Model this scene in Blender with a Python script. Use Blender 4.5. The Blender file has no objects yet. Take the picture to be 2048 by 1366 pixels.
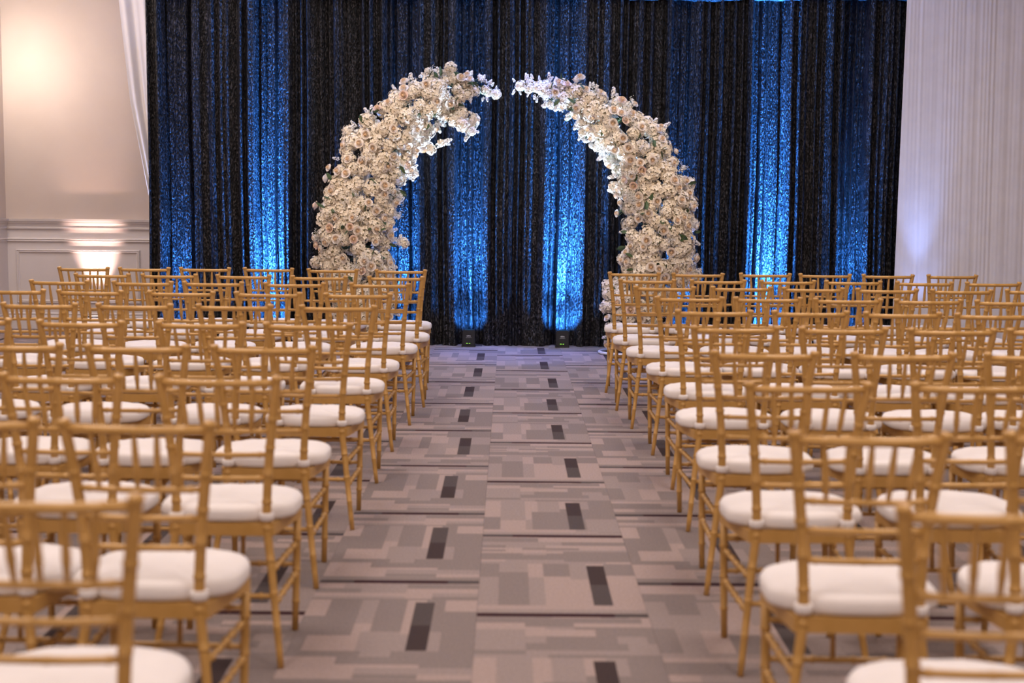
import bpy, bmesh, math, random
from mathutils import Vector, Matrix
random.seed(7)
D = bpy.data
C = bpy.context.scene.collection
sc = bpy.context.scene

# ------------------------------------------------------------------ camera
cam_d = D.cameras.new('camera'); cam = D.objects.new('camera', cam_d); C.objects.link(cam)
sc.camera = cam
cam_d.sensor_width = 36.0
cam_d.lens = 2844.0 / 2048.0 * 36.0
pitch, yaw, roll = math.radians(5.85), math.radians(.14), math.radians(.5)
fw = Vector((math.sin(yaw) * math.cos(pitch), math.cos(yaw) * math.cos(pitch), -math.sin(pitch)))
rt = Vector((math.cos(yaw), -math.sin(yaw), 0)); up = rt.cross(fw)
rt2 = rt * math.cos(roll) + up * math.sin(roll); up2 = up * math.cos(roll) - rt * math.sin(roll)
m3 = Matrix((rt2, up2, -fw)).transposed()
cam.matrix_world = Matrix.Translation((0, 0, 1.48)) @ m3.to_4x4()
cam_d.dof.use_dof = True
cam_d.dof.focus_distance = 12.6
cam_d.dof.aperture_fstop = 2.4
cam_d.clip_end = 100

# ------------------------------------------------------------------ world, exposure, lights
w = D.worlds.new('world'); sc.world = w; w.use_nodes = True
w.node_tree.nodes['Background'].inputs[0].default_value = (0.9, 0.8, 0.75, 1)
w.node_tree.nodes['Background'].inputs[1].default_value = 0.02
sc.view_settings.view_transform = 'Standard'
sc.view_settings.look = 'None'
sc.view_settings.gamma = 1.0
sc.view_settings.use_curve_mapping = False
sc.view_settings.exposure = 0.0

def aim(o, target):
    d = Vector(target) - o.location
    o.rotation_euler = d.to_track_quat('-Z', 'Y').to_euler()

def area(name, loc, size, power, col, target=None, sy=None):
    l = D.lights.new(name, 'AREA'); l.energy = power; l.color = col
    l.shape = 'RECTANGLE'; l.size = size; l.size_y = sy or size
    o = D.objects.new(name, l); C.objects.link(o); o.location = loc
    if target: aim(o, target)
    return o

def spot(name, loc, target, power, col, cone, blend=.5, r=.03):
    l = D.lights.new(name, 'SPOT'); l.energy = power; l.color = col
    l.spot_size = math.radians(cone); l.spot_blend = blend; l.shadow_soft_size = r
    o = D.objects.new(name, l); C.objects.link(o); o.location = loc; aim(o, target)
    return o

WARM = (1.0, .86, .78)
for X in (-2.6, 2.6):
    for Y in (1.5, 5.5, 9.0):
        area('ceiling_and_fill_light', (X, Y, 4.72), 1.5, 92, WARM)
area('ceiling_and_fill_light', (0, 11.9, 4.72), 5.0, 42, WARM, sy=.5)
area('ceiling_and_fill_light', (0, -2.2, 3.0), 5.0, 75, WARM, target=(0, 12, 1.2), sy=1.5)  # broad light behind the camera, below ceiling height, facing down the aisle
BLUE = (.035, .25, 1.0)
PALE = (.50, .68, 1.0)
# blue battery uplights along the velvet: X, strength
UPL = [(-3.25, .22), (-2.36, 1.4), (-1.06, .45), (-.392, .6), (.529, 1.3), (1.68, .5), (2.53, 1.9), (3.36, .35)]
UPY = 13.945
HIGH = {-2.36: .9, .529: .45, 2.53: 1.3, -.392: .12}     # share of the narrow beam that reaches the valance
for X, k in UPL:
    spot('uplight_beam', (X, UPY - .02, .19), (X, UPY + .24, 3.4), 14000 * HIGH.get(X, .06), BLUE, 15, .8)
    spot('uplight_beam', (X, UPY - .02, .19), (X, UPY + .26, 1.9), 8500 * k, BLUE, 34, .9)
    spot('uplight_beam', (X, UPY - .02, .19), (X, UPY + .30, .55), 120 * k, BLUE, 130, .6)
    spot('uplight_beam', (X, UPY - .02, .19), (X, UPY + .22, 1.4), 1500 * k, BLUE, 60, .8)
for X, T, E, c in ((-.392, (-.55, 13.35, 2.35), 2000, PALE), (.529, (.65, 13.35, 2.35), 2000, PALE), (-1.06, (-1.35, 13.4, 1.6), 160, (.28, .40, 1)), (1.68, (1.5, 13.4, 1.6), 200, (.28, .40, 1))):
    spot('uplight_flood', (X, UPY - .06, .19), T, E, c, 44, .9)
spot('uplight_beam', (3.97, 13.48, .19), (3.88, 13.78, 3.0), 150, (.30, .45, 1.0), 30, 1)
spot('uplight_beam', (3.97, 13.48, .19), (3.92, 13.76, 1.5), 20, (.30, .45, 1.0), 60, 1)
spot('uplight_beam', (-3.75, 14.15, .3), (-3.72, 14.48, 3.9), 380, (.35, .5, 1.0), 24, .8)
# rosy uplight on the panelled wall, and the sconce
spot('uplight_beam', (-4.42, 15.10, .19), (-4.46, 15.42, .95), 130, (1.0, .66, .56), 46, .9)
# added blue fill at the aisle end, standing in for bounce off the curtain
spot('added_blue_fill', (.1, 12.9, 4.7), (.1, 13.35, 0), 1000, (.14, .24, 1.0), 30, 1, .1)
for X in (-1.6, 1.6):      # added warm spots that brighten the flowers from the front
    spot('arch_fill_spot', (X * 1.2, 8.6, 4.7), (X * .72, 13.3, 1.75), 330, (1, .80, .64), 21, .9, .12)
area('ceiling_and_fill_light', (-4.6, 12.7, 4.72), 1.0, 60, WARM)  # added fill that brightens the dim wall corner and the tied-back drape

# ------------------------------------------------------------------ helpers
def put(name, bm, mat, parent=None, smooth=False):
    me = D.meshes.new(name)
    bm.normal_update(); bm.to_mesh(me); bm.free()
    if mat is not None:
        for m in (mat if isinstance(mat, (list, tuple)) else [mat]): me.materials.append(m)
    if smooth:
        for p in me.polygons: p.use_smooth = True
    o = D.objects.new(name, me); C.objects.link(o)
    if parent: o.parent = parent
    return o

def thing(name, label, cat, loc=(0, 0, 0), rz=0, group=None):
    o = D.objects.new(name, None); C.objects.link(o)
    o.location = loc; o.rotation_euler = (0, 0, rz); o.empty_display_size = .1
    o['label'] = label; o['category'] = cat
    if group: o['group'] = group
    return o

def tag(o, label, cat, group=None):
    o['label'] = label; o['category'] = cat
    if group: o['group'] = group
    return o

def dup(root, loc, rz, label, group):
    r = root.copy(); C.objects.link(r); r.location = loc; r.rotation_euler = (0, 0, rz)
    r['label'] = label; r['group'] = group
    for ch in list(root.children):
        c = ch.copy(); C.objects.link(c); c.parent = r
        for g in list(ch.children):
            d = g.copy(); C.objects.link(d); d.parent = c
    return r

def box(bm, x0, x1, y0, y1, z0, z1, mi=0):
    vs = [bm.verts.new((x, y, z)) for z in (z0, z1) for x, y in ((x0, y0), (x1, y0), (x1, y1), (x0, y1))]
    for q in ((3, 2, 1, 0), (4, 5, 6, 7), (0, 1, 5, 4), (1, 2, 6, 5), (2, 3, 7, 6), (3, 0, 4, 7)):
        f = bm.faces.new([vs[i] for i in q]); f.material_index = mi

def tube(bm, pts, radii, n=10, caps=True):
    pts = [Vector(p) for p in pts]
    prev = None; rings = []
    for i, p in enumerate(pts):
        a = pts[max(0, i - 1)]; b = pts[min(len(pts) - 1, i + 1)]
        t = (b - a).normalized()
        if prev is None:
            u = t.cross(Vector((0, 0, 1)))
            if u.length < .3: u = t.cross(Vector((1, 0, 0)))
            u.normalize()
        else:
            u = (prev - t * prev.dot(t)).normalized()
        prev = u; v = t.cross(u)
        r = radii[i] if hasattr(radii, '__len__') else radii
        rings.append([bm.verts.new(p + (u * math.cos(2 * math.pi * k / n) + v * math.sin(2 * math.pi * k / n)) * r) for k in range(n)])
    for A, B in zip(rings, rings[1:]):
        for k in range(n):
            bm.faces.new((A[k], A[(k + 1) % n], B[(k + 1) % n], B[k]))
    if caps:
        bm.faces.new(rings[0][::-1]); bm.faces.new(rings[-1])

def spline(pts, n):
    """Catmull-Rom through pts, n samples."""
    P = [Vector(p) for p in pts]; out = []
    P = [P[0] * 2 - P[1]] + P + [P[-1] * 2 - P[-2]]
    segs = len(P) - 3
    for i in range(n):
        t = i / (n - 1) * segs; k = min(int(t), segs - 1); t -= k
        a, b, c, d = P[k:k + 4]
        out.append(.5 * ((2 * b) + (c - a) * t + (2 * a - 5 * b + 4 * c - d) * t * t + (3 * b - a - 3 * c + d) * t ** 3))
    return out

def bamboo(bm, pts, r, nodes, n=10, taper=None, bulge=1.28, cap=False):
    """round rod along pts with raised rings at arc fractions `nodes`."""
    pts = [Vector(p) for p in pts]
    L = [0]
    for a, b in zip(pts, pts[1:]): L.append(L[-1] + (b - a).length)
    T = L[-1]
    def at(s):
        s = min(max(s, 0), T)
        for i in range(len(L) - 1):
            if s <= L[i + 1] or i == len(L) - 2:
                t = (s - L[i]) / max(1e-9, L[i + 1] - L[i]); return pts[i].lerp(pts[i + 1], t)
    S = {s: 1.0 for s in L}
    for f in nodes:
        for ds, k in ((-.0065, 1.0), (-.003, bulge), (.003, bulge), (.0065, 1.0)):
            S[f * T + ds] = k
    if cap:
        S[T - .016] = 1.0; S[T - .013] = 1.14; S[T - .003] = 1.16; S[T] = 1.0
    ss = sorted(s for s in S if 0 <= s <= T)
    tube(bm, [at(s) for s in ss], [r * S[s] * (taper(s / T) if taper else 1) for s in ss], n)

# ------------------------------------------------------------------ materials
def mat(name, col, rough=.6, metal=0., spec=.5):
    m = D.materials.new(name); m.use_nodes = True
    b = m.node_tree.nodes['Principled BSDF']
    b.inputs['Base Color'].default_value = (*col, 1)
    b.inputs['Roughness'].default_value = rough
    b.inputs['Metallic'].default_value = metal
    b.inputs['Specular IOR Level'].default_value = spec
    return m, m.node_tree, b

def noise_col(m, nt, b, c1, c2, scale, sc3=(1, 1, 1), coord='Object', detail=3, lo=.35, hi=.65, bump=0., dist=.002, bscale=None):
    tc = nt.nodes.new('ShaderNodeTexCoord'); mp = nt.nodes.new('ShaderNodeMapping')
    mp.inputs['Scale'].default_value = sc3
    nt.links.new(tc.outputs[coord], mp.inputs[0])
    n = nt.nodes.new('ShaderNodeTexNoise'); n.inputs['Scale'].default_value = scale; n.inputs['Detail'].default_value = detail
    nt.links.new(mp.outputs[0], n.inputs['Vector'])
    r = nt.nodes.new('ShaderNodeValToRGB')
    r.color_ramp.elements[0].position = lo; r.color_ramp.elements[1].position = hi
    r.color_ramp.elements[0].color = (*c1, 1); r.color_ramp.elements[1].color = (*c2, 1)
    nt.links.new(n.outputs['Fac'], r.inputs[0]); nt.links.new(r.outputs[0], b.inputs['Base Color'])
    if bump:
        n2 = n
        if bscale:
            n2 = nt.nodes.new('ShaderNodeTexNoise'); n2.inputs['Scale'].default_value = bscale; n2.inputs['Detail'].default_value = 2
            nt.links.new(mp.outputs[0], n2.inputs['Vector'])
        bp = nt.nodes.new('ShaderNodeBump'); bp.inputs['Strength'].default_value = bump; bp.inputs['Distance'].default_value = dist
        nt.links.new(n2.outputs['Fac'], bp.inputs['Height']); nt.links.new(bp.outputs[0], b.inputs['Normal'])

GOLD, nt, b = mat('gold_paint', (.50, .27, .08), .38, .1, .5)
noise_col(GOLD, nt, b, (.48, .266, .070), (.54, .305, .092), 14, bump=.05, dist=.001)
CUSH, nt, b = mat('cushion_cloth', (.78, .73, .72), .85, 0, .2)
noise_col(CUSH, nt, b, (.76, .71, .70), (.80, .75, .74), 9, bump=.25, dist=.004)
b.inputs['Sheen Weight'].default_value = .15
VELV, nt, b = mat('crushed_black_velvet', (.014, .0125, .0125), .38, 0, .25)
tc = nt.nodes.new('ShaderNodeTexCoord'); mp = nt.nodes.new('ShaderNodeMapping'); mp.inputs['Scale'].default_value = (1, 1, .45)
nt.links.new(tc.outputs['Object'], mp.inputs[0])
n1 = nt.nodes.new('ShaderNodeTexNoise'); n1.inputs['Scale'].default_value = 80; n1.inputs['Detail'].default_value = 3
nt.links.new(mp.outputs[0], n1.inputs['Vector'])
mp2 = nt.nodes.new('ShaderNodeMapping'); mp2.inputs['Scale'].default_value = (1, 1, .04)
nt.links.new(tc.outputs['Object'], mp2.inputs[0])
n2 = nt.nodes.new('ShaderNodeTexNoise'); n2.inputs['Scale'].default_value = 85; n2.inputs['Detail'].default_value = 2
nt.links.new(mp2.outputs[0], n2.inputs['Vector'])
mx = nt.nodes.new('ShaderNodeMath'); mx.operation = 'MULTIPLY'
rp = nt.nodes.new('ShaderNodeValToRGB')
rp.color_ramp.elements[0].position = .0; rp.color_ramp.elements[1].position = 1.0
rp.color_ramp.elements[0].color = (.0012, .0011, .0012, 1); rp.color_ramp.elements[1].color = (.082, .074, .076, 1)
fl = nt.nodes.new('ShaderNodeMapRange'); fl.inputs['From Min'].default_value = .50; fl.inputs['From Max'].default_value = .60
fl.inputs['To Min'].default_value = .02
nt.links.new(n1.outputs['Fac'], fl.inputs['Value'])
st = nt.nodes.new('ShaderNodeMapRange'); st.inputs['From Min'].default_value = .36; st.inputs['From Max'].default_value = .62; st.inputs['To Min'].default_value = .15
nt.links.new(n2.outputs['Fac'], st.inputs['Value'])
nt.links.new(fl.outputs[0], mx.inputs[0]); nt.links.new(st.outputs[0], mx.inputs[1])
nt.links.new(mx.outputs[0], rp.inputs[0]); nt.links.new(rp.outputs[0], b.inputs['Base Color'])
bp = nt.nodes.new('ShaderNodeBump'); bp.inputs['Strength'].default_value = 1.0; bp.inputs['Distance'].default_value = .02
nt.links.new(n1.outputs['Fac'], bp.inputs['Height']); nt.links.new(bp.outputs[0], b.inputs['Normal'])

SHEER, nt, b = mat('white_chiffon', (.87, .81, .78), .8, 0, .2)
noise_col(SHEER, nt, b, (.86, .80, .77), (.89, .83, .80), 6, bump=.1, dist=.002)
WHITED, nt, b = mat('white_drape_cloth', (.74, .74, .80), .8, 0, .2)
noise_col(WHITED, nt, b, (.73, .72, .78), (.77, .76, .82), 6, bump=.1, dist=.002)
WALLP, nt, b = mat('beige_wall_paint', (.60, .50, .43), .55, 0, .3)
noise_col(WALLP, nt, b, (.56, .465, .405), (.58, .485, .425), 3, bump=.08, dist=.001, bscale=220)
TRIM, nt, b = mat('white_trim_paint', (.68, .62, .60), .45, 0, .4)
noise_col(TRIM, nt, b, (.67, .61, .59), (.69, .63, .61), 4)
CEIL, nt, b = mat('ceiling_paint', (.7, .66, .62), .8)
noise_col(CEIL, nt, b, (.69, .65, .61), (.71, .67, .63), 2)
BLACK, nt, b = mat('black_plastic', (.012, .012, .012), .5)
noise_col(BLACK, nt, b, (.011, .011, .011), (.014, .014, .014), 40)
GREYM, nt, b = mat('grey_metal', (.2, .2, .22), .4, .6)
noise_col(GREYM, nt, b, (.18, .18, .2), (.22, .22, .24), 20)
WHITEM, nt, b = mat('white_enamel', (.75, .75, .78), .35)
noise_col(WHITEM, nt, b, (.74, .74, .77), (.77, .77, .8), 20)
PETAL, nt, b = mat('cream_petal', (.86, .78, .68), .7, 0, .25)
noise_col(PETAL, nt, b, (.88, .82, .74), (.93, .89, .84), 18, lo=.3, hi=.7)
b.inputs['Subsurface Weight'].default_value = 0
ROSE, nt, b = mat('cream_rose_petal', (.86, .74, .62), .6, 0, .3)
noise_col(ROSE, nt, b, (.90, .80, .69), (.93, .86, .78), 25)
BLUSH, nt, b = mat('blush_rose_petal', (.86, .62, .50), .6, 0, .3)
noise_col(BLUSH, nt, b, (.84, .62, .48), (.88, .74, .64), 25)
HYDR, nt, b = mat('hydrangea_petal', (.84, .76, .62), .7, 0, .2)
noise_col(HYDR, nt, b, (.88, .76, .58), (.93, .86, .75), 20, lo=.3, hi=.7)
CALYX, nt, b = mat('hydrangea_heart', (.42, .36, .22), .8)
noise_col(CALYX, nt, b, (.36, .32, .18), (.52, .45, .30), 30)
HEART, nt, b = mat('rose_heart_petal', (.86, .64, .42), .6)
noise_col(HEART, nt, b, (.82, .60, .38), (.88, .70, .50), 30)
LEAF, nt, b = mat('green_leaf', (.05, .09, .035), .5)
noise_col(LEAF, nt, b, (.04, .08, .03), (.08, .12, .05), 20)
def emis(name, col, s):
    m = D.materials.new(name); m.use_nodes = True; t = m.node_tree
    t.nodes.remove(t.nodes['Principled BSDF'])
    e = t.nodes.new('ShaderNodeEmission'); e.inputs[0].default_value = (*col, 1); e.inputs[1].default_value = s
    t.links.new(e.outputs[0], t.nodes['Material Output'].inputs[0]); return m
GREENLED = emis('green_indicator', (.35, .9, .1), 1.2)
LENS = emis('blue_led_lens', (.1, .4, 1.0), .12)
PINKLENS = emis('rose_led_lens', (1.0, .5, .4), 4)
LAMPG = emis('warm_lamp_glass', (1.0, .8, .6), 3)
INK, nt, b = mat('white_print', (.6, .6, .6), .6); noise_col(INK, nt, b, (.58, .58, .58), (.62, .62, .62), 30)

def carpet(name, col):
    m, nt, b = mat(name, col, .95, 0, .1)
    c1 = tuple(c * .86 for c in col); c2 = tuple(c * 1.12 for c in col)
    noise_col(m, nt, b, c1, c2, 160, sc3=(1, .5, 1), bump=.35, dist=.003)
    return m
CARPET = [carpet('carpet_taupe', (0.350, 0.269, 0.249)), carpet('carpet_light_grey', (0.281, 0.226, 0.215)),
          carpet('carpet_grey', (0.217, 0.176, 0.168)), carpet('carpet_dark_grey', (.080, .064, .064)),
          carpet('carpet_brown', (.052, .036, .036)), carpet('carpet_maroon', (.040, .016, .020))]

# ------------------------------------------------------------------ setting
def struct(name, bm, m, parent=None, smooth=False):
    o = put(name, bm, m, parent, smooth)
    if not parent: o['kind'] = 'structure'
    return o
XL, XR, YB, YF, ZC = -5.43, 6.6, 15.4, -3.0, 4.8
bm = bmesh.new(); box(bm, XL - .2, XR + .2, YF - .2, YB + .2, -.15, -.005)
floor = struct('floor', bm, CARPET[0])
bm = bmesh.new(); box(bm, XL - .2, XR + .2, YF - .2, YB + .2, ZC, ZC + .15); struct('ceiling', bm, CEIL)
bm = bmesh.new(); box(bm, XL - .2, XR + .2, YB, YB + .2, -.005, ZC); wall_back = struct('wall_back', bm, WALLP)
bm = bmesh.new(); box(bm, XL - .2, XL, YF, YB, -.005, ZC); wall_left = struct('wall_left', bm, WALLP)
bm = bmesh.new(); box(bm, XR, XR + .2, YF, YB, -.005, ZC); struct('wall_right', bm, WALLP)
bm = bmesh.new(); box(bm, XL - .2, XR + .2, YF - .2, YF, -.005, ZC); struct('wall_front', bm, WALLP)

# carpet tiles: printed blocks as faces, own joints and thickness
TW, TL = .61, 1.18
def carpet_tile_mesh(kind, seed):
    rnd = random.Random(seed)
    R = []
    def r(u0, u1, v0, v1, c): R.append((round(max(0, u0), 3), round(min(TW, u1), 3), round(max(0, v0), 3), round(min(TL, v1), 3), c))
    b0 = .37 if kind == 'a' else .18          # start of the upright blocks after the dark line
    b0 *= TL; b1 = b0 + .50 * TL
    # banded zones
    def bands(v0, v1):
        v = v0
        while v < v1 - .015:
            h = rnd.choice((.03, .045, .06, .075)); h = min(h, v1 - v)
            u = 0
            while u < TW - .02:
                wd = rnd.choice((.10, .17, .24, .34)); c = rnd.choice((0, 0, 1, 1, 2, 2))
                r(u, u + wd, v, v + h, c); u += wd
            v += h
    bands(0, b0); bands(b1, TL)
    # upright blocks
    u = 0; prev = -1
    for wd in (.075, .115, .06, .105, .07, .07, .115):
        c = rnd.choice([k for k in (0, 0, 1, 2) if k != prev]); prev = c
        cut = b0 + rnd.uniform(.2, .75) * (b1 - b0)
        r(u, u + wd, b0, cut, c); c2 = rnd.choice([k for k in (0, 1, 1, 2) if k != c])
        r(u, u + wd, cut, b1, c2)
        if rnd.random() < .3: r(u - .03, u + wd, cut, b1, c2)
        u += wd
    # dark upright bar, its two tones
    ub = .385 if seed % 2 else .425
    flip = rnd.random() < .5
    r(ub, ub + .07, b0 + .03, b0 + .03 + .28, 4 if flip else 3)
    r(ub, ub + .07, b0 + .03 + .28, b1 - .005, 3 if flip else 4)
    # thin dark line at the far end with grey ends
    v0 = TL - .055
    a = rnd.choice((.0, .13)); e = rnd.choice((TW, TW - .12))
    r(0, TW, v0 - .045, v0, 2 if rnd.random() < .5 else 1)
    r(0, TW, v0, v0 + .044, 3); r(a, e, v0 + .002, v0 + .044, 5)
    us = sorted({0, TW} | {x[0] for x in R} | {x[1] for x in R}); vs = sorted({0, TL} | {x[2] for x in R} | {x[3] for x in R})
    bm = bmesh.new()
    V = {}
    def vert(u, v):
        if (u, v) not in V: V[(u, v)] = bm.verts.new((u, -v, 0))
        return V[(u, v)]
    for v0_, v1_ in zip(vs, vs[1:]):
        for u0_, u1_ in zip(us, us[1:]):
            cu, cv = (u0_ + u1_) / 2, (v0_ + v1_) / 2; c = 0
            for q in R:
                if q[0] < cu < q[1] and q[2] < cv < q[3]: c = q[4]
            f = bm.faces.new((vert(u0_, v1_), vert(u1_, v1_), vert(u1_, v0_), vert(u0_, v0_))); f.material_index = c
    bmesh.ops.dissolve_limit(bm, angle_limit=.01, verts=bm.verts[:], edges=bm.edges[:], delimit={'MATERIAL'})
    # skirt
    ed = [e for e in bm.edges if e.is_boundary]
    g = bmesh.ops.extrude_edge_only(bm, edges=ed)
    for v in g['geom']:
        if isinstance(v, bmesh.types.BMVert): v.co.z = -.005
    bm.normal_update()
    me = D.meshes.new('carpet_tile'); bm.to_mesh(me); bm.free()
    for c in CARPET: me.materials.append(c)
    return me
tiles_a = [carpet_tile_mesh('a', s) for s in (11, 12, 13, 14)]
tiles_b = [carpet_tile_mesh('b', s) for s in (21, 22, 23, 24)]
rt_ = random.Random(3)
for k in range(-9, 11):
    A = k % 2 == 0
    y0 = 14.33 + (1.18 if A else 1.18 + .42)
    for j in range(0, 13):
        far = y0 - j * TL
        me = rt_.choice(tiles_a if A else tiles_b)
        o = D.objects.new('carpet_tile', me); C.objects.link(o); o.parent = floor
        x0 = -.105 + .61 * k; sx = 1
        if k == -9:
            sx = (x0 + .61 - XL) / .61; x0 = XL
        sy = 1
        if far > YB: sy = max(.02, (TL - (far - YB)) / TL); far = YB
        o.location = (x0 + .0004, far, 0); o.scale = (sx * .9985, sy * .999, 1)

# mouldings of the panelled wall
def moulding(name, x0, x1, y, z, prof, m, wall):
    """profile (out, up) swept along X on the back wall."""
    bm = bmesh.new(); rows = []
    for x in (x0, x1): rows.append([bm.verts.new((x, y - o_, z + u_)) for o_, u_ in prof])
    n = len(prof)
    for i in range(n): bm.faces.new((rows[0][i], rows[0][(i + 1) % n], rows[1][(i + 1) % n], rows[1][i]))
    bm.faces.new(rows[0]); bm.faces.new(rows[1][::-1])
    return put(name, bm, m, wall)
CHAIR_RAIL = [(0, 0), (0, -.11), (.018, -.11), (.022, -.095), (.012, -.085), (.022, -.06), (.035, -.045), (.038, -.03), (.05, -.025), (.055, 0)]
BEAD = [(0, .012), (0, -.028), (.012, -.03), (.02, -.02), (.014, -.008), (.024, 0), (.018, .012)]
BASEP = [(0, 0), (.022, 0), (.022, .13), (.014, .15), (.018, .165), (.006, .18), (0, .18)]
moulding('chair_rail', XL, -3.2, YB - .012, 1.19, CHAIR_RAIL, TRIM, wall_back)
bm = bmesh.new(); box(bm, XL, -3.2, YB - .012, YB + .001, 0, 1.19); put('wainscot', bm, TRIM, wall_back)
moulding('bead_moulding', XL, -3.2, YB - .012, .972, BEAD, TRIM, wall_back)
o = moulding('baseboard', XL, -3.2, YB - .012, 0, BASEP, TRIM, wall_back)
def frame(x0, x1, z0, z1):
    bm = bmesh.new(); P = [(0, 0), (.014, 0), (.020, .008), (.012, .016), (.018, .024), (.010, .034), (0, .036)]
    ring = []
    for (cx_, cz_, dx, dz) in ((x0, z0, 1, 1), (x1, z0, -1, 1), (x1, z1, -1, -1), (x0, z1, 1, -1)):
        ring.append([bm.verts.new((cx_ + dx * i, YB - .012 - o_, cz_ + dz * i)) for o_, i in P])
    for a in range(4):
        A, B = ring[a], ring[(a + 1) % 4]
        for i in range(len(P) - 1): bm.faces.new((A[i], B[i], B[i + 1], A[i + 1]))
    return put('panel_moulding', bm, TRIM, wall_back)
frame(-5.325, -3.99, .28, .86)
frame(-3.80, -3.3, .28, .86)
# the same on the left wall
def to_left(o):
    for v in o.data.vertices:
        x, y, z = v.co; v.co = (XL + (YB - y), x, z)
    o.parent = wall_left
for nm, zz, pr in (('chair_rail', 1.19, CHAIR_RAIL), ('bead_moulding', .972, BEAD), ('baseboard', 0, BASEP)):
    to_left(moulding(nm, YF, YB - .02, YB, zz, pr, TRIM, None))
bm = bmesh.new(); box(bm, XL, XL + .012, YF, YB - .013, 0, 1.19); put('wainscot', bm, TRIM, wall_left)

# ------------------------------------------------------------------ black velvet backdrop
back = thing('velvet_backdrop', 'black crushed velvet curtain backdrop lit by blue uplights', 'backdrop', (0, 14.1, 0))
rv = random.Random(5)
W0, W1 = -3.55, 3.93
comps = [(rv.uniform(2 * math.pi / .30, 2 * math.pi / .055), rv.uniform(0, 6.28)) for _ in range(16)]
comps.sort()
LX = [x for x, _ in UPL]
SLOTS = [((-.8, .015), (.75, .02)), ((-.72, .02), (-.25, .012), (.5, .014)), ((-.5, .02), (.5, .02)), ((-.75, .035), (-.35, .03), (.35, .022), (.72, .035)),
         ((-.5, .028), (.45, .026)), ((-.4, .02), (.5, .02)), ((-.62, .016), (-.2, .010), (.7, .018)), ((-.7, .03), (-.2, .03), (.3, .028), (.75, .03))]
def fold(x, z):
    """cloth depth towards the viewer (metres) at x, z."""
    wob = .012 * math.sin(1.7 * z + x * 3.1) * (1 - z / 4)
    s = 0
    for i, (k, ph) in enumerate(comps):
        a = .0085 if i < 8 else .0055
        s += a * math.sin(k * (x + wob) + ph + .25 * math.sin(.9 * z + i))
    s = .045 + s * 1.2
    # deep pockets behind each uplight, bounded by proud folds
    for j, lx in enumerate(LX):
        hw = (.15, .14, .15, .13, .15, .10, .16, .12)[j]
        d = abs(x + wob - lx)
        if d < hw:
            s = s * .5 - .028
            for q, wq in SLOTS[j]:        # tight folds inside the lit pocket
                e = abs(x + wob * 1.5 - lx - q * hw)
                if e < wq: s -= .085 * math.cos(e / wq * math.pi / 2) ** .5
        elif d < hw + .07: s = s * .5 + .035 + .045 * math.sin(math.pi * (d - hw) / .07) * (1 if (j % 2) else .8)
    return s
def drape(x0, x1, z0, z1, f, dx, nz, name, m, parent, yb=0):
    bm = bmesh.new(); nx = int((x1 - x0) / dx); rows = []
    for j in range(nz + 1):
        z = z0 + (z1 - z0) * j / nz
        rows.append([bm.verts.new((x0 + (x1 - x0) * i / nx, yb - f(x0 + (x1 - x0) * i / nx, z), z)) for i in range(nx + 1)])
    for a, b_ in zip(rows, rows[1:]):
        for i in range(nx): bm.faces.new((a[i], a[i + 1], b_[i + 1], b_[i]))
    return put(name, bm, m, parent, True)
def fold_b(x, z):
    s = fold(x, z)
    if z < .25: s += (.25 - z) * .22 * (.6 + .4 * math.sin(x * 23 + 2 * math.sin(x * 7)))   # hem spreads on the floor
    return s
edges = [-3.55, -2.30 - .75, -1.70, -.25, 1.02, 2.15, 3.05, 3.93]
for a, b_ in zip(edges, edges[1:]):
    def fe(x, z, a=a, b_=b_):
        t = min(x - a, b_ - x)
        return fold_b(x, z) - (.015 * max(0, 1 - t / .02))
    drape(a, b_, .004, 3.95, fe, .008, 26, 'drape_panel', VELV, back)
def fold_v(x, z):
    t = min(1, (z - 3.37) / .3)
    s = .11 + .02 * math.sin(x * 2.2) + .03 * t
    for i, (k, ph) in enumerate(comps[4:]): s += .004 * math.sin(k * x * .7 + ph)
    return s
bm = bmesh.new(); nx = 700; rows = []
for j in range(9):
    r_ = []
    for i in range(nx + 1):
        x = W0 + (W1 - W0) * i / nx
        low = 3.382 + .012 * math.sin(x * 2.1 + 1) + .006 * math.sin(x * 9) + .004 * math.sin(x * 31)
        if j == 0: y, z = -.02, low + .03          # turned-under hem
        elif j == 1: y, z = -fold_v(x, 3.4) + .03, low
        else: z = low + .01 + (3.98 - low) * (j - 2) / 6; y = -fold_v(x, z)
        r_.append(bm.verts.new((x, y, z)))
    rows.append(r_)
for a, b_ in zip(rows, rows[1:]):
    for i in range(nx): bm.faces.new((a[i], a[i + 1], b_[i + 1], b_[i]))
put('valance', bm, VELV, back, True)
bm = bmesh.new()
tube(bm, [(-3.7, .12, 3.92), (4.1, .12, 3.92)], .022, 10)
for x in (-3.5, -1.0, 1.4, 3.85): tube(bm, [(x, .14, 0), (x, .14, 3.92)], .02, 10); box(bm, x - .2, x + .2, .05, .35, 0, .012)
put('pipe_stand', bm, GREYM, back)

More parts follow.
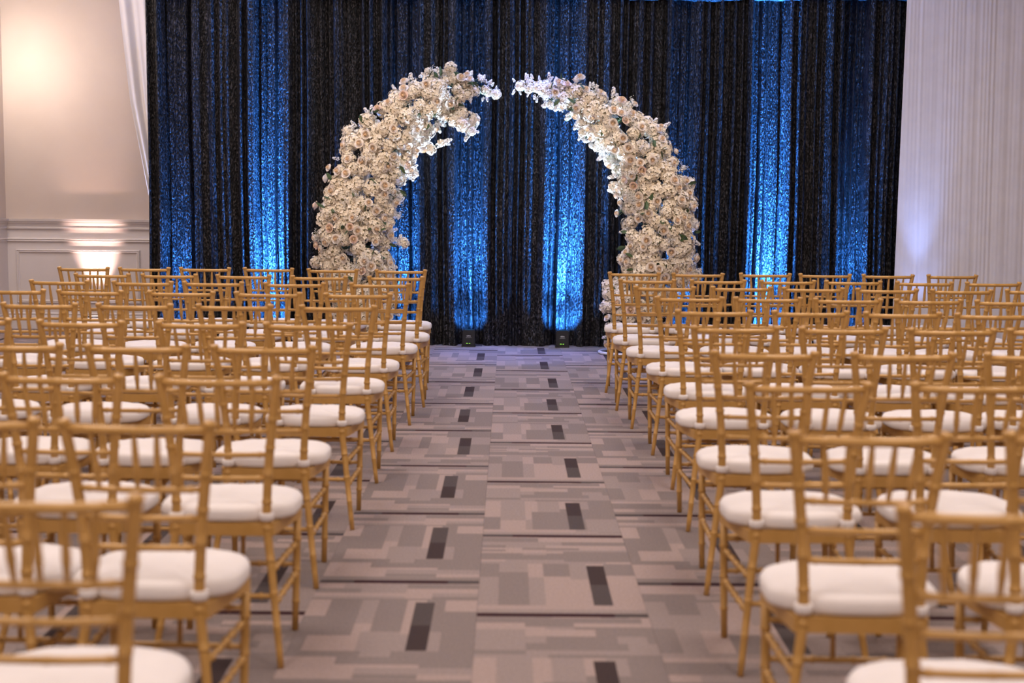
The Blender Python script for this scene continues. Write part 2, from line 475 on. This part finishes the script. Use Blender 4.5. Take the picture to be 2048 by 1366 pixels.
# ------------------------------------------------------------------ white drapes
rs = random.Random(9)
wc = [(rs.uniform(20, 190), rs.uniform(0, 6.28), rs.uniform(.3, 1)) for _ in range(18)]
def fold_w(x, z):
    s = .05
    for k, ph, a in wc: s += .0016 * a * (90 / (40 + k)) * math.sin(k * (x + .012 * z) + ph + .15 * math.sin(z))
    return s
o = drape(3.75, 6.55, .004, 4.4, fold_w, .005, 12, 'white_drape', WHITED, None, 13.78)
for v in o.data.vertices:      # the free edge leans out toward the floor
    if v.co.x < 3.95: v.co.x -= .035 * (1 - v.co.z / 3.4) * (3.95 - v.co.x) / .2
tag(o, 'floor-length white pleated drape beside the black velvet backdrop', 'drape')
def lerp(a, b_, t): return a + (b_ - a) * t
def swag():
    bm = bmesh.new(); rows = []; nz, nx = 40, 60
    edge = [(4.4, -4.02), (3.38, -3.90), (2.89, -3.85), (2.40, -3.80), (1.80, -3.69), (1.36, -3.61), (1.0, -3.53), (.55, -3.50)]
    for j in range(nz + 1):
        z = 4.4 - 3.85 * j / nz
        for (za, xa), (zb, xb) in zip(edge, edge[1:]):
            if zb <= z <= za + 1e-6: xe = lerp(xa, xb, (za - z) / (za - zb)); break
        r_ = []
        for i in range(nx + 1):
            t = i / nx; x = lerp(xe, -3.38, t)
            y = 14.42 - .022 * math.sin(t * 16 + .6) - .012 * math.sin(t * 37 + z) - .03 * math.sin(t * 5 + .8 * z)
            r_.append(bm.verts.new((x, y, z)))
        rows.append(r_)
    for a, b_ in zip(rows, rows[1:]):
        for i in range(nx): bm.faces.new((a[i], b_[i], b_[i + 1], a[i + 1]))
    return bm
o = put('tied_drape', swag(), SHEER, None, True)
tag(o, 'white sheer drape pulled back behind the black velvet, against the beige wall', 'drape')

# ------------------------------------------------------------------ uplights
def uplight(lens):
    t = thing('uplight', '', 'uplight')
    bm = bmesh.new(); box(bm, -.062, .062, -.062, .062, .012, .165)
    bmesh.ops.bevel(bm, geom=bm.edges[:] , offset=.006, segments=2, affect='EDGES')
    put('housing', bm, BLACK, t)
    bm = bmesh.new(); box(bm, -.068, .068, -.068, .068, 0, .014); put('base', bm, BLACK, t)
    bm = bmesh.new()
    tube(bm, [(0, 0, .163), (0, 0, .1662)], .045, 20); put('lens', bm, lens, t)
    return t
def letters(t):
    cu = D.curves.new('logo', 'FONT'); cu.body = 'ultra'; cu.size = .021; cu.extrude = .0006; cu.align_x = 'CENTER'; cu.offset = .0006
    tmp = D.objects.new('logo', cu); C.objects.link(tmp)
    dg = bpy.context.evaluated_depsgraph_get(); me = D.meshes.new_from_object(tmp.evaluated_get(dg))
    D.objects.remove(tmp); me.materials.clear(); me.materials.append(INK)
    o = D.objects.new('logo', me); C.objects.link(o); o.parent = t
    o.location = (0, -.0628, .104); o.rotation_euler = (math.pi / 2, 0, 0)
    bm = bmesh.new()
    for k in range(9): box(bm, -.026 + k * .006, -.026 + k * .006 + .0042, -.0632, -.062, .091, .0938)
    put('caption', bm, INK, t)
    bm = bmesh.new(); box(bm, -.024, -.008, -.064, -.061, .033, .039); put('indicator', bm, GREENLED, t)
    bm = bmesh.new(); box(bm, .002, .016, -.064, -.061, .033, .038); put('indicator', bm, GREENLED, t)
names = ['black blue-beam uplight on the floor farthest along toward the beige wall', 'black blue-beam uplight behind the left seats, under the broad bright streak',
         'black blue-beam uplight behind the foot of the left flower arch', 'small black uplight with green indicators, left one at the aisle end',
         'small black uplight with green indicators, right one at the aisle end', 'black blue-beam uplight behind the foot of the right flower arch',
         'black blue-beam uplight behind the right seats, under the widest bright streak', 'black blue-beam uplight nearest the white pleated drape, at the velvet']
for (X, k), nm in zip(UPL, names):
    u = uplight(LENS); u.location = (X, UPY, 0); u['label'] = nm; u['group'] = 'blue uplights along the backdrop'
    if X in (-.392, .529): letters(u)
u = uplight(LENS); u.location = (3.97, 13.48, 0); u['label'] = 'black uplight on the floor in front of the white pleated drape'; u['group'] = 'blue uplights along the backdrop'
u = uplight(PINKLENS); u.location = (-4.42, 15.13, 0); u['label'] = 'black rosy uplight on the floor against the panelled white wainscot'
# sconce just outside the frame, on the left wall
s_ = thing('wall_sconce', 'warm glass wall sconce on the left wall above the chair rail', 'sconce', (XL, 14.35, 2.85))
bm = bmesh.new(); box(bm, 0, .02, -.06, .06, -.14, .12); put('backplate', bm, GREYM, s_)
bm = bmesh.new(); tube(bm, [(.01, 0, -.05), (.10, 0, -.08), (.14, 0, -.02)], .01, 8); put('arm', bm, GREYM, s_)
bm = bmesh.new(); tube(bm, [(.14, 0, -.03), (.14, 0, .0), (.14, 0, .14)], [.03, .05, .07], 20); put('lamp_shade', bm, LAMPG, s_)
lp = D.lights.new('sconce_bulb', 'POINT'); lp.energy = 36; lp.color = (1, .88, .78); lp.shadow_soft_size = .1
lo = D.objects.new('sconce_bulb', lp); C.objects.link(lo); lo.location = (XL + .24, 14.6, 2.85)

# ------------------------------------------------------------------ flowers
def ortho(n):
    n = n.normalized(); a = Vector((0, 0, 1)) if abs(n.z) < .9 else Vector((1, 0, 0))
    u = n.cross(a).normalized(); return u, n.cross(u)
def hydrangea_mesh(seed, r=.078):
    rn = random.Random(seed); bm = bmesh.new(); N = 74
    for i in range(N):
        z = 1 - 1.75 * (i + .5) / N; ph = i * 2.39996 + rn.uniform(-.2, .2)
        q = math.sqrt(max(0, 1 - z * z)); n = Vector((q * math.cos(ph), q * math.sin(ph), z))
        c = n * r * rn.uniform(.80, 1.12); n = (n + Vector((rn.uniform(-.35, .35), rn.uniform(-.35, .35), rn.uniform(-.35, .35)))).normalized()
        u, v = ortho(n); a0 = rn.uniform(0, 6.28); s = r * rn.uniform(.22, .30)
        for k in range(4):
            a = a0 + k * math.pi / 2
            d = u * math.cos(a) + v * math.sin(a); e = -u * math.sin(a) + v * math.cos(a)
            bm.faces.new([bm.verts.new(p) for p in (c - n * s * .15, c + d * s * .6 - e * s * .5 + n * s * .12, c + d * s * 1.1 + n * s * .02, c + d * s * .6 + e * s * .5 + n * s * .12)])
    # darker dull-green heart that fills the gaps and sets off the florets
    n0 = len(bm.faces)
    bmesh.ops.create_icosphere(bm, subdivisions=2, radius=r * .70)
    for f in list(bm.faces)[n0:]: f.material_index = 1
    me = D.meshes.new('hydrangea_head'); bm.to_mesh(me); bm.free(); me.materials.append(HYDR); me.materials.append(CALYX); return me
def rose_mesh(seed, m, r=.043):
    rn = random.Random(seed); bm = bmesh.new()
    for L_, (n, rr, h, open_) in enumerate(((3, .22, .95, 0), (4, .42, .92, .08), (5, .66, .82, .22), (6, .92, .62, .5))):
        for k in range(n):
            a = 2 * math.pi * k / n + L_ * .7 + rn.uniform(-.1, .1); half = math.pi / n * 1.35
            g = []
            for i in range(4):
                t = i / 3; row = []
                for j in range(4):
                    b_ = a + half * (j / 1.5 - 1)
                    rad = r * (rr * (.35 + .65 * math.sin(t * math.pi / 2)) + open_ * t * t * .35) * (1 - .05 * abs(j - 1.5))
                    zz = r * (h * t * 1.25 - .35 - open_ * .35 * t ** 3 - .10 * abs(j - 1.5) * t)
                    row.append(bm.verts.new((rad * math.cos(b_), rad * math.sin(b_), zz)))
                g.append(row)
            for i in range(3):
                for j in range(3): bm.faces.new((g[i][j], g[i][j + 1], g[i + 1][j + 1], g[i + 1][j])).material_index = 1 if L_ < 2 else 0
    bmesh.ops.create_icosphere(bm, subdivisions=1, radius=r * .34, matrix=Matrix.Translation((0, 0, r * .35)))
    for f in list(bm.faces)[-20:]: f.material_index = 1
    me = D.meshes.new('rose'); bm.to_mesh(me); bm.free(); me.materials.append(m); me.materials.append(HEART)
    for p in me.polygons: p.use_smooth = True
    return me
def spray_mesh(seed, L_=.12):
    rn = random.Random(seed); bm = bmesh.new()
    tube(bm, [(0, 0, -.03), (.004, 0, L_ * .5), (0, .003, L_)], .002, 4)
    for f in bm.faces: f.material_index = 1
    for i in range(22):
        t = .15 + .85 * i / 21; a = i * 2.4 + rn.uniform(-.3, .3)
        n = Vector((math.cos(a), math.sin(a), -.2 + 1.4 * t * t)).normalized()
        c = Vector((0, 0, L_ * t)) + n * .030 * (1.25 - .7 * t); u, v = ortho(n); s = .0155
        for k in range(5):
            b_ = k * 1.2566 + a
            d = u * math.cos(b_) + v * math.sin(b_); e = -u * math.sin(b_) + v * math.cos(b_)
            bm.faces.new([bm.verts.new(p) for p in (c, c + d * s * .55 - e * s * .5 + n * s * .15, c + d * s * 1.05 - e * s * .25 + n * s * .25, c + d * s * 1.05 + e * s * .25 + n * s * .25, c + d * s * .55 + e * s * .5 + n * s * .15)])
    me = D.meshes.new('blossom_spray'); bm.to_mesh(me); bm.free(); me.materials.append(PETAL); me.materials.append(LEAF); return me
def breath_mesh(seed):
    rn = random.Random(seed); bm = bmesh.new()
    for i in range(9):
        n = Vector((rn.uniform(-.6, .6), rn.uniform(-.6, .6), 1)).normalized(); L_ = rn.uniform(.07, .13)
        tube(bm, [(0, 0, 0), n * L_], .0009, 3, False)
        for f in list(bm.faces)[-3:]: f.material_index = 1
        for k in range(9):
            c = n * L_ * rn.uniform(.6, 1) + Vector([rn.uniform(-.022, .022) for _ in range(3)])
            r = rn.uniform(.0035, .0055)
            P = [bm.verts.new(c + Vector(d) * r) for d in ((1, 0, 0), (0, 1, 0), (-1, 0, 0), (0, -1, 0), (0, 0, 1), (0, 0, -1))]
            for q in range(4):
                bm.faces.new((P[q], P[(q + 1) % 4], P[4])); bm.faces.new((P[(q + 1) % 4], P[q], P[5]))
    me = D.meshes.new('baby_breath'); bm.to_mesh(me); bm.free(); me.materials.append(PETAL); me.materials.append(LEAF); return me
def leaf_mesh():
    bm = bmesh.new(); L_ = .085; mid = []; lf = []; rg = []
    for i in range(5):
        t = i / 4; wd = .021 * math.sin(math.pi * (t * .9 + .05)); z = L_ * t; y = .02 * t * t
        mid.append(bm.verts.new((0, y, z))); lf.append(bm.verts.new((-wd, y + .006, z))); rg.append(bm.verts.new((wd, y + .006, z)))
    for i in range(4):
        bm.faces.new((lf[i], mid[i], mid[i + 1], lf[i + 1])); bm.faces.new((mid[i], rg[i], rg[i + 1], mid[i + 1]))
    me = D.meshes.new('leaf'); bm.to_mesh(me); bm.free(); me.materials.append(LEAF); return me
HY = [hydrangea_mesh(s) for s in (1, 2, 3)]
RO = [rose_mesh(s, ROSE) for s in (1, 2, 3)] ; RB = rose_mesh(5, BLUSH)
SP = [spray_mesh(s) for s in (1, 2)]; BB = [breath_mesh(s) for s in (1, 2)]; LF = leaf_mesh()

LPATH = [(-1.322, 0.015, 0.283), (-1.336, 0.252, 0.321), (-1.368, 0.489, 0.34), (-1.415, 0.725, 0.354), (-1.447, 0.96, 0.377), (-1.442, 1.194, 0.392), (-1.394, 1.429, 0.377), (-1.333, 1.662, 0.387), (-1.23, 1.895, 0.377), (-1.076, 2.104, 0.34), (-0.866, 2.291, 0.283), (-0.657, 2.407, 0.226), (-0.448, 2.464, 0.142), (-0.262, 2.457, 0.085), (-0.136, 2.421, 0.047)]
RPATH = [(1.161, 0.036, 0.236), (1.157, 0.274, 0.259), (1.262, 0.512, 0.33), (1.366, 0.749, 0.349), (1.418, 0.985, 0.354), (1.404, 1.219, 0.373), (1.386, 1.453, 0.377), (1.287, 1.708, 0.34), (1.128, 1.962, 0.321), (0.929, 2.168, 0.274), (0.717, 2.318, 0.208), (0.506, 2.418, 0.142), (0.296, 2.471, 0.104), (0.133, 2.497, 0.066), (0.04, 2.496, 0.042)]
LSPUR = [(-0.447, 2.179, 0.123), (-0.54, 2.247, 0.142), (-0.376, 2.078, 0.057), (-0.712, 1.936, 0.066), (-0.632, 1.965, 0.038), (-0.579, 2.615, 0.075), (-0.788, 2.604, 0.038), (-1.309, 2.208, 0.061), (-1.496, 2.031, 0.066), (-0.936, 1.712, 0.094), (-1.029, 1.01, 0.066), (-1.772, 0.863, 0.066), (-0.33, 2.217, 0.057)]
RSPUR = [(1.406, 2.112, 0.042), (0.977, 0.604, 0.094), (0.966, 0.391, 0.104), (1.09, 0.888, 0.075), (1.729, 0.775, 0.085), (0.673, 2.087, 0.057), (0.39, 2.348, 0.047), (1.023, 1.519, 0.075)]

def face(me, root, p, n, s=1.0, roll_=0):
    o = D.objects.new(me.name.split('.')[0], me); C.objects.link(o); o.parent = root
    q = Vector(n).normalized().to_track_quat('Z', 'Y')
    o.rotation_euler = (q.to_matrix() @ Matrix.Rotation(roll_, 3, 'Z')).to_euler(); o.location = p; o.scale = (s, s, s)
    return o
def arch(path, spurs, label, seed, side):
    rn = random.Random(seed)
    root = thing('flower_arch', label, 'flower arch', (path[0][0], 13.4, 0), 0, 'two halves of the white flower arch')
    off = Vector((path[0][0], 0, 0))
    P = [Vector((x, 0, z)) - off for x, z, r in path]; Rr = [r for x, z, r in path]
    pts = spline(P, 120); nseg = len(P) - 1
    rad = []
    for i in range(120):
        t = i / 119 * nseg; k = min(int(t), nseg - 1); rad.append(lerp(Rr[k], Rr[k + 1], t - k))
    # metal frame: two curved tubes with rungs, on a ring base
    bm = bmesh.new(); e = 84
    for dy in (-.13, .13):
        tube(bm, [p + Vector((0, dy, .03 if i == 0 else 0)) for i, p in enumerate(pts[:e:3])], .014, 8)
    for i in range(6, e, 12): tube(bm, [pts[i] + Vector((0, -.13, 0)), pts[i] + Vector((0, .13, 0))], .009, 6)
    put('frame', bm, WHITEM, root)
    bm = bmesh.new()
    tube(bm, [(.30 * math.cos(a * math.pi / 24), .26 * math.sin(a * math.pi / 24), .016) for a in range(49)], .014, 8, False)
    put('base_ring', bm, WHITEM, root)
    # foliage bed inside, dark green moss-like core
    bm = bmesh.new()
    for i in range(3, 112, 4):
        r = rad[i] * .52
        for k in range(10):
            a = rn.uniform(0, 6.28); q = rn.uniform(.3, 1) * r
            t = (pts[min(119, i + 1)] - pts[i - 1]).normalized(); nrm = Vector((t.z, 0, -t.x))
            c = pts[i] + nrm * math.cos(a) * q + Vector((0, math.sin(a) * q * .7, 0))
            d = Vector([rn.uniform(-1, 1) for _ in range(3)]).normalized(); u, v = ortho(d)
            bm.faces.new([bm.verts.new(x) for x in (c - u * .05, c + v * .02, c + u * .05, c - v * .02)])
    o = put('foliage', bm, LEAF, root); o['kind'] = 'stuff'
    placed = []
    def ok(p, r):
        for q, s in placed:
            if (q - p).length < (r + s) * .66: return False
        return True
    cnt = dict(h=0, r=0)
    acc = []; T = 0
    for i in range(120): T += rad[i] ** .7; acc.append(T)
    def sample():
        v = rn.uniform(0, T); i = next(k for k, a in enumerate(acc) if a >= v)
        return i
    def surf(i, inset):
        a = rn.uniform(-1.25, 1.25) if rn.random() < .86 else rn.uniform(1.25, 5.03)
        t = (pts[min(119, i + 1)] - pts[max(0, i - 1)]).normalized(); nrm = Vector((t.z, 0, -t.x))
        # a=0 faces the viewer (-Y)
        d = nrm * math.sin(a) + Vector((0, -math.cos(a), 0))
        R_ = max(0, rad[i] - inset); Ry = max(0, min(rad[i], .30) - inset * .8)
        p = pts[i] + nrm * math.sin(a) * R_ + Vector((0, -math.cos(a) * Ry, 0))
        return p, (d + Vector([rn.uniform(-.35, .35) for _ in range(3)])).normalized()
    for tries in range(9000):                       # roses, a little proud
        if cnt['r'] >= 105: break
        i = sample()
        if rad[i] < .12: continue
        p, n = surf(i, .012 - rn.uniform(0, .03)); s = rn.uniform(.82, 1.12)
        if p.z < .05 or not ok(p, .052 * s): continue
        placed.append((p, 0.050 * s)); cnt['r'] += 1
        b_ = rn.random() < .07
        o = face(RB if b_ else rn.choice(RO), root, p, n, s, rn.uniform(0, 6))
        if b_: o['label'] = 'blush pink rose'
    for tries in range(9000):                       # hydrangeas fill in between
        if cnt['h'] >= 190: break
        i = sample(); s = rn.uniform(.75, 1.12); s *= min(1, .55 + rad[i] * 1.6)
        p, n = surf(i, .07 * s + rn.uniform(0, .04))
        if p.z < .07 or not ok(p, .061 * s): continue
        placed.append((p, .062 * s)); cnt['h'] += 1
        face(rn.choice(HY), root, p, n, s, rn.uniform(0, 6))
    for x, z, r in spurs:                            # clumps that stick out
        c = Vector((x, 0, z)) - off
        k = max(1, int(r * r * 420))
        for _ in range(k):
            p = c + Vector((rn.uniform(-r, r), rn.uniform(-r, r) - .05, rn.uniform(-r, r))) * .6
            face(rn.choice(HY), root, p, (p - c) + Vector((0, -.05, .02)), min(1, r / .07) * rn.uniform(.6, .8), rn.uniform(0, 6))
        for _ in range(k + 2):
            a = rn.uniform(0, 6.28); d = Vector((math.cos(a), rn.uniform(-.6, .2), math.sin(a))).normalized()
            face(rn.choice(SP), root, c + d * r * .3 , d, rn.uniform(.45, .7), rn.uniform(0, 6))
    for _ in range(60):                              # sprays round the silhouette
        i = sample() if rn.random() < .5 else rn.randint(85, 119)
        t = (pts[min(119, i + 1)] - pts[max(0, i - 1)]).normalized(); nrm = Vector((t.z, 0, -t.x)) * rn.choice((-1, 1))
        p = pts[i] + nrm * rad[i] * .78 + Vector((0, rn.uniform(-.1, .05), 0))
        if p.z < .15: continue
        face(rn.choice(SP), root, p, nrm + t * rn.uniform(-.8, .8) + Vector((0, rn.uniform(-.4, .2), 0)), rn.uniform(.4, .75) * min(1, .5 + rad[i] * 2), rn.uniform(0, 6))
    for _ in range(26):
        i = sample(); p, n = surf(i, .05)
        if p.z > .1 and rad[i] > .1: face(rn.choice(BB), root, p, n, rn.uniform(.7, 1.1), rn.uniform(0, 6))
    for _ in range(70):
        i = sample(); p, n = surf(i, .03)
        if p.z > .1 and rad[i] > .1: face(LF, root, p, n + Vector([rn.uniform(-.9, .9) for _ in range(3)]), rn.uniform(.7, 1.2), rn.uniform(0, 6))
    return root, off
ra, off = arch(LPATH, LSPUR, 'left half of the arch, white roses and hydrangeas, ragged at its tip', 31, -1)
rb, off2 = arch(RPATH, RSPUR, 'right half of the arch, white roses and hydrangeas, one rose standing above', 47, 1)
for (x, z), lean in (((.644, 2.575), -.1), ((1.406, 2.12), .1)):
    bm = bmesh.new(); tube(bm, [Vector((x - lean * .5, 0, z - .16)) - off2, Vector((x, 0, z - .02)) - off2], .003, 5); put('stem', bm, LEAF, rb)
    face(RO[0], rb, Vector((x, 0, z)) - off2, (lean, -.6, .8), 1.15)

# ------------------------------------------------------------------ gold chairs
POST = spline([(.201, -.20, 0), (.163, -.130, .28), (.144, -.108, .44), (.149, -.106, .60), (.165, -.118, .76), (.186, -.140, .915)], 26)
def post_at(z):
    for a, b_ in zip(POST, POST[1:]):
        if a.z <= z <= b_.z: return a.lerp(b_, (z - a.z) / (b_.z - a.z))
    return POST[-1]
def rail_pts(z, bow, n=9):
    p = post_at(z); return [Vector((p.x * (2 * i / (n - 1) - 1), p.y - bow * (1 - (2 * i / (n - 1) - 1) ** 2), z)) for i in range(n)]
def make_chair(label, loc, rz, group):
    t = thing('gold_chair', label, 'chair', loc, rz, group)
    def part(name, fn, m=GOLD, parent=t):
        bm = bmesh.new(); fn(bm); return put(name, bm, m, parent, True)
    for s in (-1, 1):
        pts = [Vector((p.x * s, p.y, p.z)) for p in POST]
        part('back_leg', lambda bm: bamboo(bm, pts, .0127, (.13, .25, .36, .47, .56, .66, .75, .85), 12, lambda q: .80 + .33 * min(1, q * 2), 1.16, True))
    for s in (-1, 1):
        part('front_leg', lambda bm: bamboo(bm, [(.180 * s, .195, 0), (.183 * s, .212, .2), (.186 * s, .222, .41)], .0135, (.24, .50, .76), 12, lambda q: .82 + .2 * q, 1.18))
    rails = [(.893, .0115, .030), (.738, .0085, .022), (.662, .0085, .016), (.585, .0085, .012)]
    part('top_rail', lambda bm: bamboo(bm, rail_pts(rails[0][0], rails[0][2]), rails[0][1], (.16, .5, .84), 10, None, 1.12))
    for z, r, bow in rails[1:]:
        part('back_rail', lambda bm: bamboo(bm, rail_pts(z, bow), r, (.10, .5, .90), 9, None, 1.22))
    def on_rail(z, bow, x):
        p = post_at(z); q = x / p.x; return Vector((x, p.y - bow * (1 - q * q), z))
    for k in range(5):
        a = on_rail(.893, .030, (k - 2) * .057); b_ = on_rail(.738, .022, (k - 2) * .050)
        part('spindle', lambda bm: bamboo(bm, [a.lerp(b_, q / 8) for q in range(9)], .0088, (.62, .70), 8, lambda q: .52 + .52 * math.sin(math.pi * min(1, .08 + q * .86) ** 1.0) , 1.15))
    # seat frame: rounded trapezoid board with a hollow look from below
    def outline(wr, wf, y0, y1, rr, rf):
        pts = []
        for (x, y, r, a0) in ((wf - rf, y1 - rf, rf, 0), (-wf + rf, y1 - rf, rf, 90), (-wr + rr, y0 + rr, rr, 180), (wr - rr, y0 + rr, rr, 270)):
            for q in range(7):
                a = math.radians(a0 + 15 * q); pts.append((x + r * math.cos(a), y + r * math.sin(a)))
        return pts
    def seat(bm):
        O = outline(.168, .210, -.118, .262, .012, .10); I = outline(.135, .172, -.09, .228, .01, .07)
        prof = [(O, .402), (O, .442), (I, .442), (I, .402)]
        rings = [[bm.verts.new((x, y, z)) for x, y in S] for S, z in prof]; n = len(O)
        for a in range(4):
            A, B = rings[a], rings[(a + 1) % 4]
            for i in range(n): bm.faces.new((A[i], A[(i + 1) % n], B[(i + 1) % n], B[i]))
    o = part('seat_frame', seat)
    for p in o.data.polygons: p.use_smooth = False
    def cush(bm):
        n = 40; O = []
        for i in range(n):
            a = 2 * math.pi * i / n; c_, s_ = math.cos(a), math.sin(a)
            ex = .62 if s_ < 0 else .70
            x = .221 * math.copysign(abs(c_) ** ex, c_); y = .082 + .198 * math.copysign(abs(s_) ** (.55 if s_ < 0 else .8), s_)
            k = max(0, (-.02 - y) / .09); x *= 1 - .27 * k ** 1.3
            O.append((x, y))
        prof = [(.94, .4435), (.99, .447), (1.0, .458), (1.0, .474), (.97, .485), (.89, .492), (.65, .498), (.35, .500)]
        rings = [[bm.verts.new((x * s, .082 + (y - .082) * s, z + (.0015 * math.sin(x * 60 + y * 37) if s < .95 and z > .47 else 0))) for x, y in O] for s, z in prof]
        for A, B in zip(rings, rings[1:]):
            for i in range(n): bm.faces.new((A[i], A[(i + 1) % n], B[(i + 1) % n], B[i]))
        c_ = bm.verts.new((0, .082, .500))
        for i in range(n): bm.faces.new((rings[-1][i], rings[-1][(i + 1) % n], c_))
        bm.faces.new(rings[0][::-1])
    cu = part('cushion', cush, CUSH)
    for s in (-1, 1):
        def tie(bm):
            p = post_at(.463); n = 14; R0 = .0175; rings = []
            for k in range(n):
                a = 2 * math.pi * k / n
                r = []
                for dr, dz in ((0, -.013), (.005, -.011), (.006, 0), (.005, .011), (0, .013), (-.002, 0)):
                    r.append(bm.verts.new((p.x * s + (R0 + dr) * math.cos(a), p.y + (R0 + dr) * math.sin(a), .463 + dz)))
                rings.append(r)
            for k in range(n):
                A, B = rings[k], rings[(k + 1) % n]
                for i in range(6): bm.faces.new((A[i], B[i], B[(i + 1) % 6], A[(i + 1) % 6]))
            tube(bm, [(p.x * s, p.y + .012, .463), (p.x * s * .93, p.y + .04, .466)], .008, 6)
        part('tie', tie, CUSH, cu)
    for s in (-1, 1):
        for zf, zb in ((.30, .29), (.20, .19)):
            q = post_at(zb); A = Vector((.1845 * s, .217 if zf > .25 else .212, zf)); B = Vector((q.x * s, q.y, zb))
            part('side_stretcher', lambda bm: bamboo(bm, [A.lerp(B, k / 6) for k in range(7)], .0085, (.14, .34, .5, .66, .86), 8, None, 1.4))
    for z in (.335, .225):
        part('front_stretcher', lambda bm: bamboo(bm, [(.185 * (k / 3 - 1), .215, z) for k in range(7)], .0085, (.12, .35, .65, .88), 8, None, 1.35))
    q = post_at(.215)
    part('back_stretcher', lambda bm: bamboo(bm, [(q.x * (k / 3 - 1), q.y, .215) for k in range(7)], .0085, (.12, .5, .88), 8, None, 1.35))
    for x, z0 in ((-.06, .335), (0, .225), (.06, .335)):
        part('stretcher_spindle', lambda bm: bamboo(bm, [(x, .215, z0), (x, .235, .408)], .0075, (.5,), 8, None, 1.2))
    return t

LEFT = [
  [(-3.220,10.988,-4.0), (-2.780,11.022,-0.8), (-2.334,11.076,-0.8), (-1.838,11.109,-4.0), (-1.340,11.048,-3.2), (-0.823,11.018,-0.7)],
  [(-2.850,10.152,-0.3), (-2.388,10.167,1.4), (-1.851,10.150,-4.0), (-1.322,10.097,-0.3), (-0.789,10.111,-0.4)],
  [(-2.893,9.362,-3.8), (-2.347,9.320,-0.7), (-1.908,9.338,-2.1), (-1.385,9.308,3.6), (-0.827,9.334,-2.1)],
  [(-2.893,8.481,-2.7), (-2.426,8.446,-4.0), (-1.892,8.418,-2.5), (-1.387,8.402,-2.5), (-0.870,8.374,0.3)],
  [(-2.404,7.458,-0.6), (-1.916,7.459,-0.8), (-1.409,7.470,0.8), (-0.877,7.462,0.8)],
  [(-2.421,6.535,-1.0), (-1.892,6.472,-2.7), (-1.362,6.460,-0.3), (-0.883,6.444,-1.1)],
  [(-1.869,5.505,-0.4), (-1.389,5.482,-0.5), (-0.918,5.487,0.2)],
  [(-1.391,4.603,-3.3), (-0.903,4.586,-0.9)],
  [(-1.373,3.733,-1.5), (-0.920,3.699,-2.5)],
  [(-0.881,2.822,-0.7)]]
RIGHT = [
  [(0.955,10.917,-4.0), (1.421,10.883,0.2), (1.939,10.941,0.2), (2.399,10.936,-3.4), (2.867,10.927,-0.9), (3.350,10.955,4.0)],
  [(0.960,10.028,-1.3), (1.445,10.047,2.5), (1.928,10.049,3.7), (2.401,10.064,-2.9), (2.887,10.023,-4.0), (3.348,10.029,3.6)],
  [(0.995,9.255,-0.1), (1.489,9.295,1.4), (1.955,9.262,-4.0), (2.413,9.221,-2.9), (2.871,9.188,0.6), (3.376,9.238,-3.8)],
  [(1.047,8.324,-1.7), (1.494,8.329,1.4), (1.921,8.286,-4.0), (2.390,8.277,1.7), (2.853,8.240,-2.7)],
  [(1.040,7.366,0.0), (1.527,7.370,1.2), (2.003,7.335,-1.1), (2.425,7.298,-1.7)],
  [(1.000,6.460,1.7), (1.483,6.450,-0.2), (1.957,6.439,1.5), (2.412,6.452,-2.0)],
  [(0.956,5.433,-2.3), (1.461,5.428,2.0), (1.969,5.444,-0.4)],
  [(0.924,4.545,1.7), (1.448,4.568,-0.0)],
  [(0.888,3.615,-1.6), (1.423,3.630,-2.0)],
  [(0.924,2.778,-1.3)]]
ORD = ['first', 'second', 'third', 'fourth', 'fifth', 'sixth', 'seventh', 'eighth', 'ninth', 'tenth']
proto = None
for side, rows in (('left', LEFT), ('right', RIGHT)):
    for ri, row in enumerate(rows):
        order = sorted(range(len(row)), key=lambda i: abs(row[i][0]))
        if len(row) > 1:      # neighbours stand side by side, never inside each other
            for _ in range(30):
                for p, q in zip(order, order[1:]):
                    d = abs(row[q][0]) - abs(row[p][0])
                    if d < .450:
                        sh = (.451 - d) / 2; sg = 1 if row[q][0] > 0 else -1
                        row[p] = (row[p][0] - sg * sh, row[p][1], row[p][2] * .5); row[q] = (row[q][0] + sg * sh, row[q][1], row[q][2] * .5)
        for si, i in enumerate(order):
            x, y, a = row[i]; y -= .05
            seat_ = 'aisle seat' if si == 0 else ORD[si] + ' seat from the aisle'
            lab = 'gold chair %s of the aisle, %s row from the curtain, %s' % (side, ORD[ri], seat_)
            grp = 'gold chairs %s of the aisle' % side
            if proto is None: proto = make_chair(lab, (x, y, 0), math.radians(a), grp)
            else: dup(proto, (x, y, 0), math.radians(a), lab, grp)
